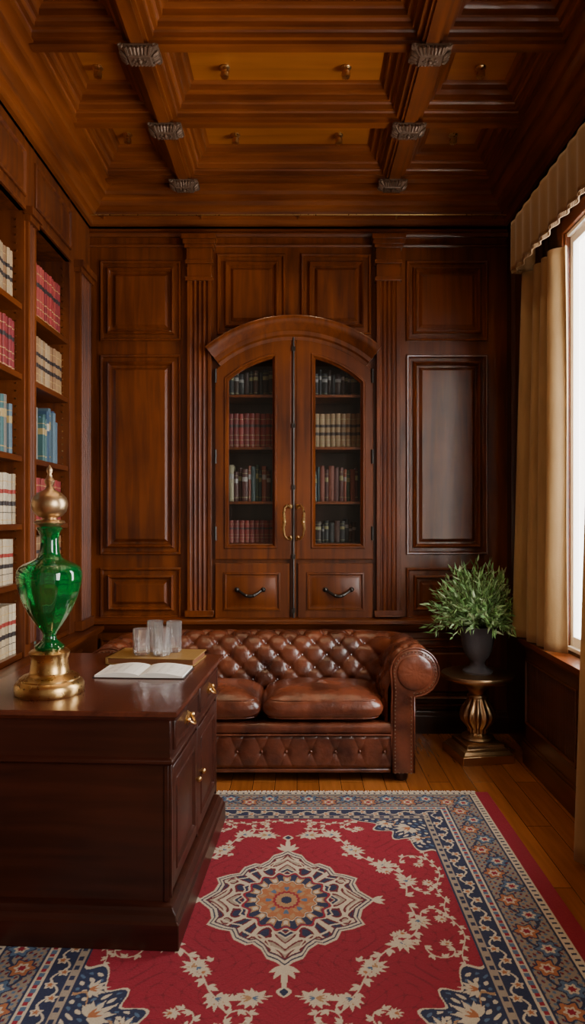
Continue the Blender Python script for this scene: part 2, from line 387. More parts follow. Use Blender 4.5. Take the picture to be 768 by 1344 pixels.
# ---------------------------------------------------------------- books
def row(mb,T,s0,s1,z,h,dep,style,lean=False,fill=1.0,shade=1.0):
    s=s0
    pal={'cream':[(.50,.40,.26),(.44,.34,.20),(.55,.46,.32)],'tan':[(.34,.2,.09),(.28,.15,.07),(.42,.29,.16)],
         'red':[(.30,.03,.03),(.24,.025,.03),(.34,.05,.04)],'blue':[(.05,.10,.17),(.03,.06,.12),(.12,.19,.24),(.22,.2,.17),(.05,.13,.13)],
         'dark':[(.05,.03,.025),(.08,.03,.02),(.03,.04,.045)],'mix':[(.2,.06,.04),(.05,.09,.1),(.3,.22,.14),(.08,.03,.03),(.06,.1,.07)]}[style]
    uni = style in('cream','red','tan')
    hh0=h*.95; th0=random.uniform(.034,.042)
    while s<s1-.02:
        th=th0*random.uniform(.92,1.08) if uni else random.uniform(.02,.045)
        if s+th>s1: break
        if random.random()>fill: s+=th; continue
        hh=hh0*random.uniform(.98,1.0) if uni else h*random.uniform(.76,1)
        c=random.choice(pal); dd=dep*(random.uniform(.97,1) if uni else random.uniform(.85,1))
        k=random.uniform(.8,1.15)*shade; c=tuple(x*k for x in c)
        if uni:
            lab=(.30,.03,.02) if style=='cream' else (.03,.02,.02); lab2=(.03,.02,.018); gold=(.5,.33,.12)
            bands=[(0,c),(.07,gold),(.085,c),(.22,gold if style!='cream' else lab2),(.235,c),(.36,lab2 if style!='red' else gold),(.375 if style=='red' else .45,c),(.60,lab),(.68,c),(.83,gold),(.845,c),(1,None)]
        else:
            g=(.42,.3,.12) if random.random()<.6 else c
            g2=(.5,.45,.36) if random.random()<.3 else g
            bands=[(0,c),(.12,g),(.14,c),(.62,g2),(.76,c),(.86,g),(.875,c),(1,None)]
        g=.001
        prof=[(s+g,0)]+[(s+g+(th-2*g)*t,dd-.007*(2*t-1)**2) for t in (0,.2,.5,.8,1)]+[(s+th-g,0)]
        last=len(bands)-1
        for i in range(last):
            z0=z+hh*bands[i][0]; z1=z+hh*bands[i+1][0]
            cc_=bands[i][1]
            if shade<1: cc_=tuple(min(q,.25) for q in cc_)
            mb.rings([[T(a,b,z0) for a,b in prof],[T(a,b,z1) for a,b in prof]],cap0=False,cap1=(i==last-1),col=cc_)
        s+=th
mbk=MB()
Tc=lambda s,d,z:(s,YB+.26-d,z)
for x0,x1 in ((hx0+.01,-.04),(.005,hx1-.01)):
    row(mbk,Tc,x0,x1,shz[0],.165,.17,'red' if x0<-.2 else 'dark',shade=.6); row(mbk,Tc,x0,x1,shz[1],.27,.18,'mix',shade=.9); row(mbk,Tc,x0,x1,shz[2],.25,.18,'red' if x0<-.2 else 'tan',shade=.55); row(mbk,Tc,x0,x1,shz[3],.2,.17,'dark',shade=.5)  # cabinet books darkened: interior shade put into their colours
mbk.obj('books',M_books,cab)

# ---------------------------------------------------------------- left wall + library bookcase
mb=MB(); mb.box(-1.85,-1.73,YF,YB+.12,0,3.62); mb.obj('wall_left',M_wood)
lib=empty('library_bookcase')
mb=MB()
bays=[(3.73,4.32),(3.01,3.60),(2.29,2.88),(1.57,2.16),(.85,1.44),(.13,.72),(-.59,0)]
shelves=[.76,1.12,1.42,1.77,2.19,2.55]
mb.box(-1.728,-1.71,YF,YB-.002,.0,3.6)
prev=YB-.002
for y0,y1 in bays:
    mb.box(-1.71,XL,y1,prev,.0,3.6); 
    for z in shelves: mb.box(-1.71,XL-.012,y0,y1,z-.03,z,1)
    mb.box(-1.71,XL,y0,y1,3.03,3.6); mb.box(-1.71,XL,y0,y1,0,.72)
    mb.box(XL-.03,XL+.012,y0-.012,y1+.012,3.03,3.05); 
    smallpanel(mb,y0,y1,3.10,3.34,WL)
    prev=y0
mb.box(-1.71,XL,YF,prev,0,3.6)
mb.obj('carcass',[M_woodm,M_woody],lib,bevel=.002)
mb=MB()
fluted(mb,4.42,4.66,.80,3.0,WL,.035,5)
wbox(mb,4.40,4.68,.74,.80,0,.05,WL); wbox(mb,4.40,4.68,3.0,3.03,0,.045,WL); wbox(mb,4.39,4.69,3.03,3.07,0,.06,WL)
for i,(y0,y1) in enumerate(bays):
    a=y0-.13
    if a<YF+.02: continue
    fluted(mb,a+.012,a+.118,.80,2.98,WL,.016,2)
    wbox(mb,a,a+.13,2.98,3.01,0,.03,WL); wbox(mb,a-.01,a+.14,3.01,3.05,0,.045,WL)
mb.obj('pilasters',M_woodm,lib)
mb=MB()
for z in np.arange(.9,3.0,.04):
    for y0,y1 in bays[:2]:
        for y in (y0+.0006,y1-.0036): mb.box(XL-.05,XL-.042,y,y+.003,z,z+.008)
mb.obj('shelf_pin_strips',M_brass,lib)
mb=MB()
mb.box(XL,-1.335,YF,YB-.05,.0,.69); 
mb.box(XL,-1.30,YF,YB-.05,.69,.705); mb.box(XL,-1.29,YF,YB-.05,.705,.735)
WLc=lambda u,v,w:(-1.335+w,u,v)
for y0,y1 in bays: panel(mb,y0+.0,y1,.16,.64,WLc)
mb.obj('lower_cupboards',M_woody,lib,bevel=.002)
mbk=MB()
Tl=lambda s,d,z:(-1.70+d,s,z)
st={0:['mix','tan','red','blue','tan','red'],1:['cream','cream','cream','blue','red','tan'],2:['cream','tan','cream','blue','red','tan']}
ht=[.27,.24,.27,.33,.28,.33]
for b in (0,1,2):
    y0,y1=bays[b]
    for j,z in enumerate(shelves):
        row(mbk,Tl,y0+.01,y1-(.01 if j!=5 else .02),z,ht[j]*(1 if b!=1 or j!=5 else .8),.265,st[b][j])
mbk.obj('books',M_books,lib)

# ---------------------------------------------------------------- right wall, window, radiator cover
WZ0,WZ1=.76,2.95; wy0,wy1=2.15,3.70; w2y0,w2y1=-.3,1.3
mb=MB()
mb.box(XR,XR+.2,wy1,YB+.12,0,3.62); mb.box(XR,XR+.2,wy0,wy1,0,WZ0); mb.box(XR,XR+.2,wy0,wy1,WZ1,3.62)
mb.box(XR,XR+.2,w2y1,wy0,0,3.62); mb.box(XR,XR+.2,w2y0,w2y1,0,WZ0); mb.box(XR,XR+.2,w2y0,w2y1,WZ1,3.62); mb.box(XR,XR+.2,YF,w2y0,0,3.62)
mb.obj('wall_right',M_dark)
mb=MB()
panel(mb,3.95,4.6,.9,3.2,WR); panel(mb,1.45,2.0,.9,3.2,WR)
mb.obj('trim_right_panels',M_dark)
mb=MB(); sweepy(mb,[(0,.775),(.02,.772),(.03,.75),(.02,.70),(0,.68)],4.2,YB,XR,-1)
mb.obj('trim_right_rail',M_dark)
def window(name,y0,y1):
    e=empty(name)
    mb=MB()
    for a,b in ((y0-.07,y0),(y1,y1+.07)): mb.box(XR-.022,XR+.0,a,b,WZ0,WZ1+.07)
    mb.box(XR-.022,XR,y0,y1,WZ1,WZ1+.07)
    for a,b in ((y0,y0+.012),(y1-.012,y1)): mb.box(XR-.01,XR+.02,a,b,WZ0,WZ1)
    mb.obj('casing',M_woody,e,bevel=.003)
    mb=MB()
    for a,b in ((y0,y0+.02),(y1-.02,y1)): mb.box(XR+.0201,XR+.2,a,b,WZ0,WZ1)
    mb.box(XR+.001,XR+.2,y0,y1,WZ1-.02,WZ1); mb.box(XR+.001,XR+.2,y0,y1,WZ0-.0,WZ0+.02)
    X0,X1=XR+.021,XR+.055
    a,b,z0,z1=y0+.02,y1-.02,WZ0+.02,WZ1-.02
    for p,q in ((a,a+.03),(b-.022,b),((a+b)/2-.02,(a+b)/2+.02)): mb.box(X0,X1,p,q,z0,z1)
    for p,q in ((z0,z0+.05),(z1-.04,z1)): mb.box(X0+.003,X1-.003,a,b,p,q)
    mb.obj('sash',M_white,e,bevel=.003)
    mb=MB(); mb.box(XR+.036,XR+.040,a,b,z0,z1); mb.obj('pane',M_wpane,e)
window('window_1',wy0,wy1); window('added_fill_window',w2y0,w2y1)  # the second is an unseen window, added to let in fill light
rc=empty('radiator_cover')
mb=MB()
XC=1.35; a,b=1.9,4.16
mb.box(XC-.04,XR-.001,a-.02,b+.02,.715,.745,1); mb.box(XC-.02,XR-.001,a-.01,b+.01,.695,.715,1)
for z0,z1 in ((.61,.695),(.0,.25)): mb.box(XC,XC+.03,a,b,z0,z1)
ys=[a,2.62,3.34,b]
for i,y in enumerate(ys):
    y0=max(a,y-.04); y1=min(b,y+.04); mb.box(XC+.0005,XC+.03,y0,y1,.25,.61)
mb.box(XC,XR-.001,b-.02,b,0,.7)
for i in range(3):
    y=ys[i]+.045
    while y<ys[i+1]-.045:
        mb.box(XC+.006,XC+.018,y,y+.009,.25,.61); y+=.019
mb.box(XC+.03,XC+.034,a,b,.05,.65,2)
mb.box(XC-.012,XC,a,b,0,.13); mb.box(XC-.006,XC,a,b,.13,.15)
Wrc=lambda u,v,w:(XC-w,u,v)
for i in range(3): 
    u0,u1=ys[i]+.035,ys[i+1]-.035
    mb.rings([rectring(u0,u1,.24,.62,q,w,Wrc) for q,w in ((0,0),(0,.01),(.008,.012),(.014,0))],cap1=False)
mb.obj('cabinet',[M_rad,M_woody,M_dark],rc,bevel=.002)

# ---------------------------------------------------------------- curtains
def curtain(name,y0,y1,z0,z1,xf,amp,nf,ph=0,pinch=0):
    mb=MB()
    nu,nv=int(nf*28),44
    def fn(u,v):
        z=z0+(z1-z0)*v; ye=y1-pinch*v; y=y0+(ye-y0)*u
        A=amp*(1-.2*v)*(.85+.25*sin(u*7+1.3)); 
        f=2*pi*nf*(u+.03*sin(u*9+2)+.014*sin(v*3+u*5))+ph
        c=sin(f); 
        x=xf(u,v)+A*math.copysign(abs(c)**.8,c)+.2*A*sin(2*f+1+v*2)
        y+=.016*cos(f)+.006*sin(v*6+u*10)
        return (x,y,z)
    mb.grid(nu,nv,fn)
    o=mb.obj(name,M_curt,smooth=180)
    s=o.modifiers.new('t','SOLIDIFY'); s.thickness=.003
    return o
curtain('curtain',3.57,4.17,.755,2.845,lambda u,v:1.352-.035*u,.036,4.2,pinch=.12)
curtain('curtain',2.12,2.93,.03,2.845,lambda u,v:1.245-.045*(1-min(v*1.5,1)),.036,6,ph=1)
mb=MB()
def vf(u,v):
    L=.13; y1=4.02; y0=1.75; tot=(y1-y0)+L
    s=u*tot
    zb=2.862+.008*abs(sin(s*9)); z=zb+(3.145-zb)*v
    wv=.009*sin(s*52+.8*sin(s*5))*(1-.5*v)
    if s<y1-y0: return (1.235+wv,y0+s,z)
    return (1.235+(s-(y1-y0)),y1+wv*.6,z)
mb.grid(620,14,vf)
o=mb.obj('valance',M_val,smooth=180); s=o.modifiers.new('t','SOLIDIFY'); s.thickness=.006
mb=MB(); mb.box(1.262,XR-.001,1.77,4.0,3.10,3.125); mb.obj('pelmet_board',M_dark,parent=o)
mb=MB()
s=0
while s<2.38:
    p=vf(min(s/2.4,1),0); mb.tube([(p[0],p[1],p[2]+.004),(p[0],p[1],p[2]-.02)],.0032,5); s+=.008
mb.obj('fringe',M_val,parent=o)

# ---------------------------------------------------------------- ceiling
CDZ=.022
cxs=[(-1.20,-.79),(-.65,.54),(.68,1.20)]
by=[4.48-.632*k for k in range(0,9)]
mb=MB()
ZP=3.735
prof=[(0,3.600),(0,3.622),(.006,3.630),(.022,3.632),(.026,3.654),(.036,3.662),(.050,3.664),(.054,3.690),(.070,3.698),(.082,3.700),(.088,3.724),(.100,3.732),(.108,ZP)]
for k in range(len(by)-1):
    y1=by[k]-.05; y0=by[k+1]+.05
    for x0,x1 in cxs:
        R=[[(x0+i,y0+i,z),(x1-i,y0+i,z),(x1-i,y1-i,z),(x0+i,y1-i,z)] for i,z in prof]
        mb.rings(R,cap1=False,mat=[0,2,0,2])
        mb.rings([R[-1]],cap1=True,mat=1)
yend=by[-1]
for x0,x1 in ((-1.30,-1.20),(-.79,-.65),(.54,.68),(1.20,1.32)): mb.face([mb.add(p) for p in ((x0,yend,3.6),(x1,yend,3.6),(x1,4.62,3.6),(x0,4.62,3.6))],2)
for k,y in enumerate(by):
    ya,yb=y-.05,y+(.05 if k else .14)
    for x0,x1 in cxs: mb.face([mb.add(p) for p in ((x0,ya,3.6),(x1,ya,3.6),(x1,yb,3.6),(x0,yb,3.6))])
for x in (-.72,.61):
    mb.box(x-.045,x+.045,yend,4.60,3.578,3.6,2); mb.box(x-.03,x+.03,yend,4.60,3.566,3.578,2)
for y in by[:-1]:
    for x0,x1 in ((-1.22,-.765),(-.675,.565),(.655,1.22)): mb.box(x0,x1,y-.028,y+.028,3.583,3.6)
mb.obj('ceiling',[M_ceil,M_ceilp,M_ceily],smooth=30,loc=(0,0,CDZ))
mb=MB(); mb.box(-1.85,1.62,YF,YB+.12,3.785,3.845); mb.obj('light_block_slab',M_dark)  # unseen slab added above the coffers to block light
# crown
mb=MB()
cp=[(0,3.38),(0,3.40),(.02,3.405),(.024,3.435),(.036,3.446),(.05,3.45),(.056,3.475),(.072,3.49),(.095,3.50),(.10,3.525),(.12,3.542),(.145,3.55),(.15,3.572),(.17,3.585),(.2,3.59),(.2,3.602)]
U=[[(XL+i,YF,z),(XL+i,YB-i,z),(XR-i,YB-i,z),(XR-i,YF,z)] for i,z in cp]
mb.rings(U,closed=False,cap1=False,mat=[1,0,1])
mb.obj('trim_crown',[M_ceil,M_ceily],smooth=30,loc=(0,0,CDZ))
# carved bosses at beam crossings
mb=MB()
ZB=3.566
def fr_(x,y,h,g,z): return [(x-h,y-g,z),(x+h,y-g,z),(x+h,y+g,z),(x-h,y+g,z)]
for x in (-.72,.61):
    for y in by[:-2]:
        mb.rings([fr_(x,y,h,g,ZB+z) for h,g,z in ((.085,.055,.004),(.092,.060,.0),(.092,.060,-.008),(.082,.052,-.012),(.074,.047,-.017),(.062,.038,-.030),(.054,.032,-.038),(.05,.03,-.042))],cap0=True)
        for s in (-1,1):
            for k in range(-3,4):
                cx=x+k*.021
                mb.tube([(cx,y+s*.054,ZB-.008),(cx-(k*.003),y+s*.054,ZB-.018),(cx-k*.005,y+s*.042,ZB-.032),(cx-k*.006,y+s*.038,ZB-.040)],[.005,.010,.008,.003],6)
            for k in (-1,0,1):
                cy=y+k*.026
                mb.tube([(x+s*.086,cy,ZB-.008),(x+s*.084,cy-k*.003,ZB-.018),(x+s*.066,cy-k*.005,ZB-.032),(x+s*.060,cy-k*.006,ZB-.040)],[.005,.011,.009,.003],6)
            for t in (-1,1):
                pts=[(x+s*(.088-.012+.012*(1-i/14)*cos(i*.8)),y+t*.060,ZB-.010+.010*(1-i/14)*sin(i*.8)) for i in range(13)]
                mb.tube(pts,.0045,6)
        for i in range(8): mb.sphere((x+.030*cos(i*pi/4),y+.018*sin(i*pi/4),ZB-.043),.007,6)
        mb.sphere((x,y,ZB-.044),.011,8)
mb.obj('trim_ceiling_bosses',M_carve,smooth=45,loc=(0,0,CDZ))
# spotlights
for k in range(4):
    yc=(by[k]+by[k+1])/2+.055
    for x in (-1.02,-.37,.25,.94):
        e=empty('ceiling_spotlight',(x,yc,ZP+CDZ))
        mb=MB(); mb.lathe([(.028,0),(.028,-.006),(.02,-.012),(.012,-.014),(.011,-.026)],n=16)
        mb.lathe([(.010,-.020),(.020,-.026),(.023,-.038),(.020,-.052),(.015,-.054)],n=16)
        mb.obj('housing',M_brass,e)
        ld=bpy.data.lights.new('spot','SPOT'); ld.energy=8; ld.color=(1,.72,.42); ld.spot_size=radians(110); ld.spot_blend=.9; ld.shadow_soft_size=.03
        lo=bpy.data.objects.new('lamp',ld); scene.collection.objects.link(lo); lo.parent=e; lo.location=(0,0,-.062)

# ---------------------------------------------------------------- rug
RX,RY=-.04,2.64; HA,HB=1.04,1.04
n=800
lin=np.linspace(-1,1,n)
X,Y=np.meshgrid(lin*HA,lin*HB,indexing='ij'); a=np.abs(X); b=np.abs(Y)
CR=np.array((.235,.0075,.022)); CREAM=np.array((.50,.42,.31)); NAVY=np.array((.016,.022,.06)); BLG=np.array((.07,.12,.20)); TAN=np.array((.34,.19,.09)); ORG=np.array((.34,.12,.045)); DR=np.array((.12,.006,.014)); BEI=np.array((.30,.24,.18))
C=np.zeros((n,n,3)); C[:]=CR
def S(m,c): C[m]=c
FA,FB=.64,.71
def petal(cx,cy,ang,L,Wd,col):
    ca,sa=cos(ang),sin(ang); dx=a-cx; dy=b-cy
    p=dx*ca+dy*sa; q=-dx*sa+dy*ca
    t=np.clip(p/L,0,1); S((p>0)&(p<L)&(np.abs(q)<Wd*np.sin(pi*t**.8)),col)
def flower(cx,cy,ang,s,c1=CREAM,c2=None):
    for k in range(-3,4): petal(cx,cy,ang+k*.5,s*(1-.10*abs(k)),s*.13,c1)
    if c2 is not None:
        for k in (-1,0,1): petal(cx+.004,cy,ang+k*.5,s*.5,s*.07,c2)
def vine(fn,t0,t1,nn,w,leaf,col=CREAM,lc=CREAM,ls=1):
    P=[fn(t0+(t1-t0)*i/nn) for i in range(nn+1)]
    for (x0,y0),(x1,y1) in zip(P[:-1],P[1:]):
        L=hypot(x1-x0,y1-y0)+1e-9; ux,uy=(x1-x0)/L,(y1-y0)/L
        dx=a-x0; dy=b-y0; p=dx*ux+dy*uy; q=-dx*uy+dy*ux
        S((p>-w)&(p<L+w)&(np.abs(q)<w),col)
    for i,(x0,y0) in enumerate(P[:-1]):
        x1,y1=P[i+1]; an=atan2(y1-y0,x1-x0)
        if leaf and i%leaf==0:
            sd=1 if (i//leaf)%2 else -1
            petal(x0,y0,an+sd*.7,.042*ls,.009*ls,lc); petal(x0,y0,an+sd*1.5,.030*ls,.007*ls,lc)
# faint self-coloured ground scroll
g_=np.sin(a*60+3*np.sin(b*21))*np.sin(b*60+3*np.sin(a*21)); S(np.abs(g_)<.06,CR*.72)
v1=lambda t:(.45*cos(t)+.03*sin(6*t),.56*sin(t)+.03*sin(7*t))
vine(v1,.04,pi/2-.06,60,.003,3)
for t in (.18,.50,.82,1.15,1.42):
    x,y=v1(t); flower(x,y,t+(.9 if int(t*10)%2 else -1.3),.066,CREAM,TAN)
    flower(x,y,t+pi*.5,.045,CREAM,BLG)
def curl(cx,cy,r,a0,dirn):
    return lambda t:(cx+r*(1-.55*t)*cos(a0+dirn*t*4.4),cy+r*(1-.55*t)*sin(a0+dirn*t*4.4))
for cx,cy,r,a0,dr in ((.54,.10,.055,2.8,1),(.53,.30,.06,3.4,-1),(.30,.62,.055,1.2,1),(.12,.63,.05,.3,-1),(.40,.24,.045,.2,1),(.27,.40,.045,4,1)):
    vine(curl(cx,cy,r,a0,dr),0,1,16,.0026,3,ls=.75)
    e_=curl(cx,cy,r,a0,dr)(1); flower(e_[0],e_[1],a0+dr*5,.035,CREAM,ORG)
v2=lambda t:(.60-.018*sin(t*22),t)
vine(v2,.0,.42,44,.0022,3,ls=.65)
v3=lambda t:(t,.675+.014*sin(t*24))
vine(v3,.0,.36,36,.0022,3,ls=.65)
sp=(FA-a)+(FB-b)*.85; th=np.arctan2(FB-b+1e-6,FA-a+1e-6)
lim=.30+.035*np.cos(th*14)
S(sp<lim+.012,CREAM); S(sp<lim,NAVY)
m=(sp<lim-.02)
pat=np.sin(a*110+2*np.sin(b*30))*np.sin(b*110+2*np.sin(a*30))
S(m&(pat>.55),CREAM); S(m&(pat<-.7),BLG); S((np.abs(sp-lim*.62)<.005),TAN)
for (x,y,an,s_) in ((.56,.62,3.8,.085),(.59,.50,3.3,.06),(.46,.67,4.2,.06)): flower(x,y,an,s_,CREAM,ORG)
poly=[(1,0),(.93,.07),(.84,.16),(.80,.30),(.84,.40),(.70,.47),(.58,.50),(.53,.62),(.40,.70),(.33,.68),(.24,.76),(.18,.88),(.08,.93),(0,1)]
def prad(t):
    out=np.zeros_like(t)
    for (x0,y0),(x1,y1) in zip(poly[:-1],poly[1:]):
        t0,t1=atan2(y0,x0),atan2(y1,x1)
        m_=(t>=t0-1e-9)&(t<=t1+1e-9)
        den=(np.sin(t)*(x1-x0)-np.cos(t)*(y1-y0)); num=(y0*(x1-x0)-x0*(y1-y0))
        out[m_]=(num/den)[m_]
    out[out<=0]=.8
    return out
na,nb_=a/.335,b/.40
thm=np.arctan2(nb_,na); rr=np.hypot(na,nb_); L=rr/prad(thm)
for k in (-2,-1,0,1,2): petal(0,.39,pi/2+k*.5,.085*(1-.15*abs(k)),.012,CREAM)
petal(0,.385,pi/2,.15,.010,CREAM); petal(0,.49,pi/2,.05,.024,CREAM); petal(0,.498,pi/2,.034,.013,NAVY)
for k in (-1,0,1): petal(.325,0.0,k*.6,.05,.010,CREAM)
S(L<1.0,CREAM); S(L<.965,NAVY); S(L<.945,CREAM); S(L<.91,NAVY); S(L<.895,DR)
zz_=(L<.885)&(rr>.40)
w1=np.sin(na*17+2.2*np.sin(nb_*9))*np.sin(nb_*17+2.2*np.sin(na*9))
S(zz_&(np.abs(w1)<.25),CREAM); S(zz_&(w1>.62),BEI); S(zz_&(w1<-.62),NAVY)
S((L>.80)&(L<.83),CREAM)
S((np.abs(L-.60)<.012),CREAM); S((L<.588)&(L>.55),NAVY)
Lc=rr*(1+.06*np.cos(16*thm))
S(Lc<.50,CREAM); S(Lc<.48,CR); S(Lc<.45,NAVY); S((Lc<.44)&(np.cos(16*thm)>-.2)&(Lc>.34),TAN); S((Lc<.42)&(np.cos(16*thm)>.5)&(Lc>.36),CREAM)
S(Lc<.33,CREAM); S(Lc<.318,ORG); S((Lc<.30)&(np.cos(12*thm)*np.sin(Lc*40)>.2),TAN); S((Lc<.28)&(np.cos(8*thm)*np.cos(Lc*30)>.5),BLG)
S(Lc<.15,CR); S(Lc<.12,TAN); S(Lc<.06,NAVY)
A0=.97; e=np.minimum(A0-a,HB-b); side=(A0-a)<(HB-b); t=np.where(side,b,a)
def band(e0,e1,c): m=(e>=e0)&(e<e1); S(m,c); return m
band(-.2,.0,CR)
m=band(0,.032,CREAM); S(m&(((t*34)%1<.35)&(np.abs(e-.016)<.008)),NAVY)
band(.032,.04,NAVY)
m=band(.04,.18,BEI*.8); s=(e-.11)
tm=((t+.05)%.1)-.05; kk=np.floor((t+.05)/.1).astype(int)
S(m&(np.sin(t*180)*np.sin(e*200)>.45),BLG); S(m&(np.cos(t*150+e*90)*np.cos(e*170)>.6),DR)
S(m&(np.abs(s-.035*np.sin(t*2*pi/.2))<.006),NAVY)
sg=np.where(kk%2==0,.02,-.02); r=np.hypot(tm,s-sg); tt=np.arctan2(s-sg,tm)
rp=r*(1+.2*np.cos(6*tt)); S(m&(rp<.042),NAVY); ev=(kk%2==0); S(m&(rp<.035)&ev,ORG); S(m&(rp<.035)&~ev,BLG); S(m&(rp<.021),CREAM); S(m&(rp<.012),CR)
band(.18,.188,NAVY)
m=band(.188,.222,CREAM); S(m&((t*26)%1<.5)&(np.abs(e-.205)<.009),BLG); S(m&((t*26+.5)%1<.4)&(np.abs(e-.205)<.007),CR)
band(.222,.23,NAVY)
m=band(.23,.292,NAVY); w2=np.abs((e-.261)-.018*np.sin(t*2*pi/.12)); S(m&(w2<.004),CREAM)
tq=((t+.03)%.06)-.03; k2=np.floor((t+.03)/.06).astype(int); sg2=np.where(k2%2==0,-.012,.012); r2=np.hypot(tq,e-.261-sg2); t2=np.arctan2(e-.261-sg2,tq); rp2=r2*(1+.25*np.cos(5*t2))
S(m&(rp2<.016),CREAM); S(m&(rp2<.008),ORG)
m=band(.292,.322,BEI); S(m&(np.sin(t*130)>.2)&(np.abs(e-.307)<.008),NAVY)
band(.322,.33,NAVY)
C*= (1+.08*np.sin(X*3+1)*np.sin(Y*4))[:,:,None]
C*= (1+.13*(np.random.rand(n,n)-.5))[:,:,None]
me=bpy.data.meshes.new('persian_rug')
Z=.012+.0012*(np.random.rand(n,n)-.5)
V=np.stack([X,Y,Z],-1).reshape(-1,3)
idx=np.arange(n*n).reshape(n,n)
F=np.stack([idx[:-1,:-1],idx[1:,:-1],idx[1:,1:],idx[:-1,1:]],-1).reshape(-1,4)
per=np.concatenate([idx[:,0],idx[-1,1:],idx[-2::-1,-1],idx[0,-2:0:-1]])
low=V[per].copy(); low[:,2]=0.0005
base_i=n*n; Np=len(per)
Vall=np.concatenate([V,low]); j=np.arange(Np); jn=(j+1)%Np
F2=np.stack([per[j],base_i+j,base_i+jn,per[jn]],-1)
Fa=np.concatenate([F,F2])
me.vertices.add(len(Vall)); me.vertices.foreach_set('co',Vall.ravel())
me.loops.add(len(Fa)*4); me.loops.foreach_set('vertex_index',Fa.ravel().astype(np.int32))
me.polygons.add(len(Fa)); me.polygons.foreach_set('loop_start',np.arange(0,len(Fa)*4,4,dtype=np.int32))
me.update(calc_edges=True)
at=me.color_attributes.new('Col','FLOAT_COLOR','POINT')
cc=np.ones((len(Vall),4)); cc[:n*n,:3]=C.reshape(-1,3); cc[n*n:,:3]=CR
at.data.foreach_set('color',cc.ravel())
me.materials.append(M_rug)
rug=bpy.data.objects.new('persian_rug',me); scene.collection.objects.link(rug); rug.location=(RX,RY,0)
mb=MB()
x=-1.03
while x<.98:
    for yy,s_ in ((HB-.002,1),(-HB+.002,-1)):
        dx=random.uniform(-.006,.006); mb.tube([(x,yy,.009),(x+dx*.5,yy+s_*.02,.006),(x+dx,yy+s_*random.uniform(.032,.042),.003)],.0028,5)
    x+=.0062
mb.obj('fringe',M_fringe,parent=rug)

# ---------------------------------------------------------------- desk
RZ=.0135
desk=empty('writing_desk',(-.40,2.33,RZ),radians(-2.9))
DW,DD=.82,1.0; TZ=.79
mb=MB()
prof=[(.02,TZ-.034),(.012,TZ-.03),(.006,TZ-.022),(.0,TZ-.016),(.0,TZ-.004),(.004,TZ)]
R=[[(-DW+i,i,z),(-i,i,z),(-i,DD-i,z),(-DW+i,DD-i,z)] for i,z in prof]
mb.rings(R,cap0=True,cap1=True)
mb.obj('top',M_desktop,desk)
mb=MB()
e=.028
mb.box(-DW+e,-e,e,DD-e,.62,TZ-.034)
mb.rings([[(-DW+i,i,z),(-i,i,z),(-i,DD-i,z),(-DW+i,DD-i,z)] for i,z in ((.036,.60),(.026,.603),(.018,.612),(.018,.622),(.028,.63))])
e=.04
mb.box(-DW+e,-e,e,DD-e,.10,.61)
mb.rings([[(-DW+i,i,z),(-i,i,z),(-i,DD-i,z),(-DW+i,DD-i,z)] for i,z in ((-.008,.0),(-.008,.085),(.0,.092),(.004,.11),(.014,.118),(.018,.13),(.03,.137),(.041,.14))],cap0=True)
Wf=lambda u,v,w:(u,.04-w,v)
wbox(mb,-.052,-.036,.14,.60,0,.005,Wf)
Ws=lambda u,v,w:(-.04+w,u,v)
Wd=lambda u,v,w:(-.028+w,u,v)
for u0,u1 in ((.06,.49),(.51,.94)):
    mb.rings([rectring(u0,u1,.645,.745,i,w,Wd) for i,w in ((0,0),(0,.008),(.004,.011),(.012,.011),(.016,.007),(.03,.007))])
    mb.rings([rectring(u0,u1,.165,.585,i,w,Ws) for i,w in ((0,0),(0,.01),(.005,.013),(.05,.013),(.052,.018),(.058,.018),(.066,.006),(.08,.006),(.1,.012))])
for u in (.05,.5,.95):
    wbox(mb,u-.009,u+.009,.15,.60,0,.014,Ws)
mb.obj('carcass',M_desk,desk,bevel=.0025)
mb=MB()
for u in (.275,.725):
    for du,dz,r in ((0,0,.02),(-.025,.002,.015),(.025,.002,.015),(-.045,0,.012),(.045,0,.012),(0,.018,.01),(0,-.018,.01)):
        mb.sphere((-.020,u+du,.695+dz),r,10,sc=(.2,1,1))
    pts=[(-.014+.022*sin(pi*i/10)+.0,u-.036+.072*i/10,.697-.022*sin(pi*i/10)) for i in range(11)]
    mb.tube(pts,.0046,8)
    for du in (-.036,.036): mb.sphere((-.010,u+du,.698),.009,8)
for u in (.455,.545): 
    mb.sphere((-.012,u,.40),.012,10); mb.tube([(-.03,u,.4),(-.014,u,.4)],.005)
mb.obj('brass_pulls',M_brass,desk)
DZ=RZ+TZ+.0005
# ---------------------------------------------------------------- green glass decanter on brass foot
dec=empty('green_glass_decanter',(-.918,2.60,DZ))
P=353.
def pr(l): return [(r/P,(908-y)/P) for r,y in l]
mb=MB()
mb.lathe(pr([(43,908),(44,906),(44,897),(42,893),(38,890),(38,888),(34,885),(27,883),(25,880),(24,874),(23,864),(25,858),(26,855),(23,852),(17,850)]),n=48)
mb.obj('brass_foot',M_brass,dec,smooth=50)
mb=MB()
def gmod(a,z):
    k=max(0,min(1,(z-.20)/.06))*max(0,min(1,(.45-z)/.03)); return 1+.012*k*cos(12*a)
mb.lathe(pr([(18,850.2),(19,847),(14,843),(9,838),(8,833),(10,828),(16,820),(22,811),(28,801),(33,790),(37,779),(40,768),(41.5,758),(41,750),(38,744),(33,740),(26,737),(20,734.5),(15.5,731),(12.5,724),(11.5,712),(12,702),(15,696),(17,693),(14,690.5)]),n=96,mod=gmod)
mb.obj('glass_body',M_green,dec,smooth=60)
mb=MB()
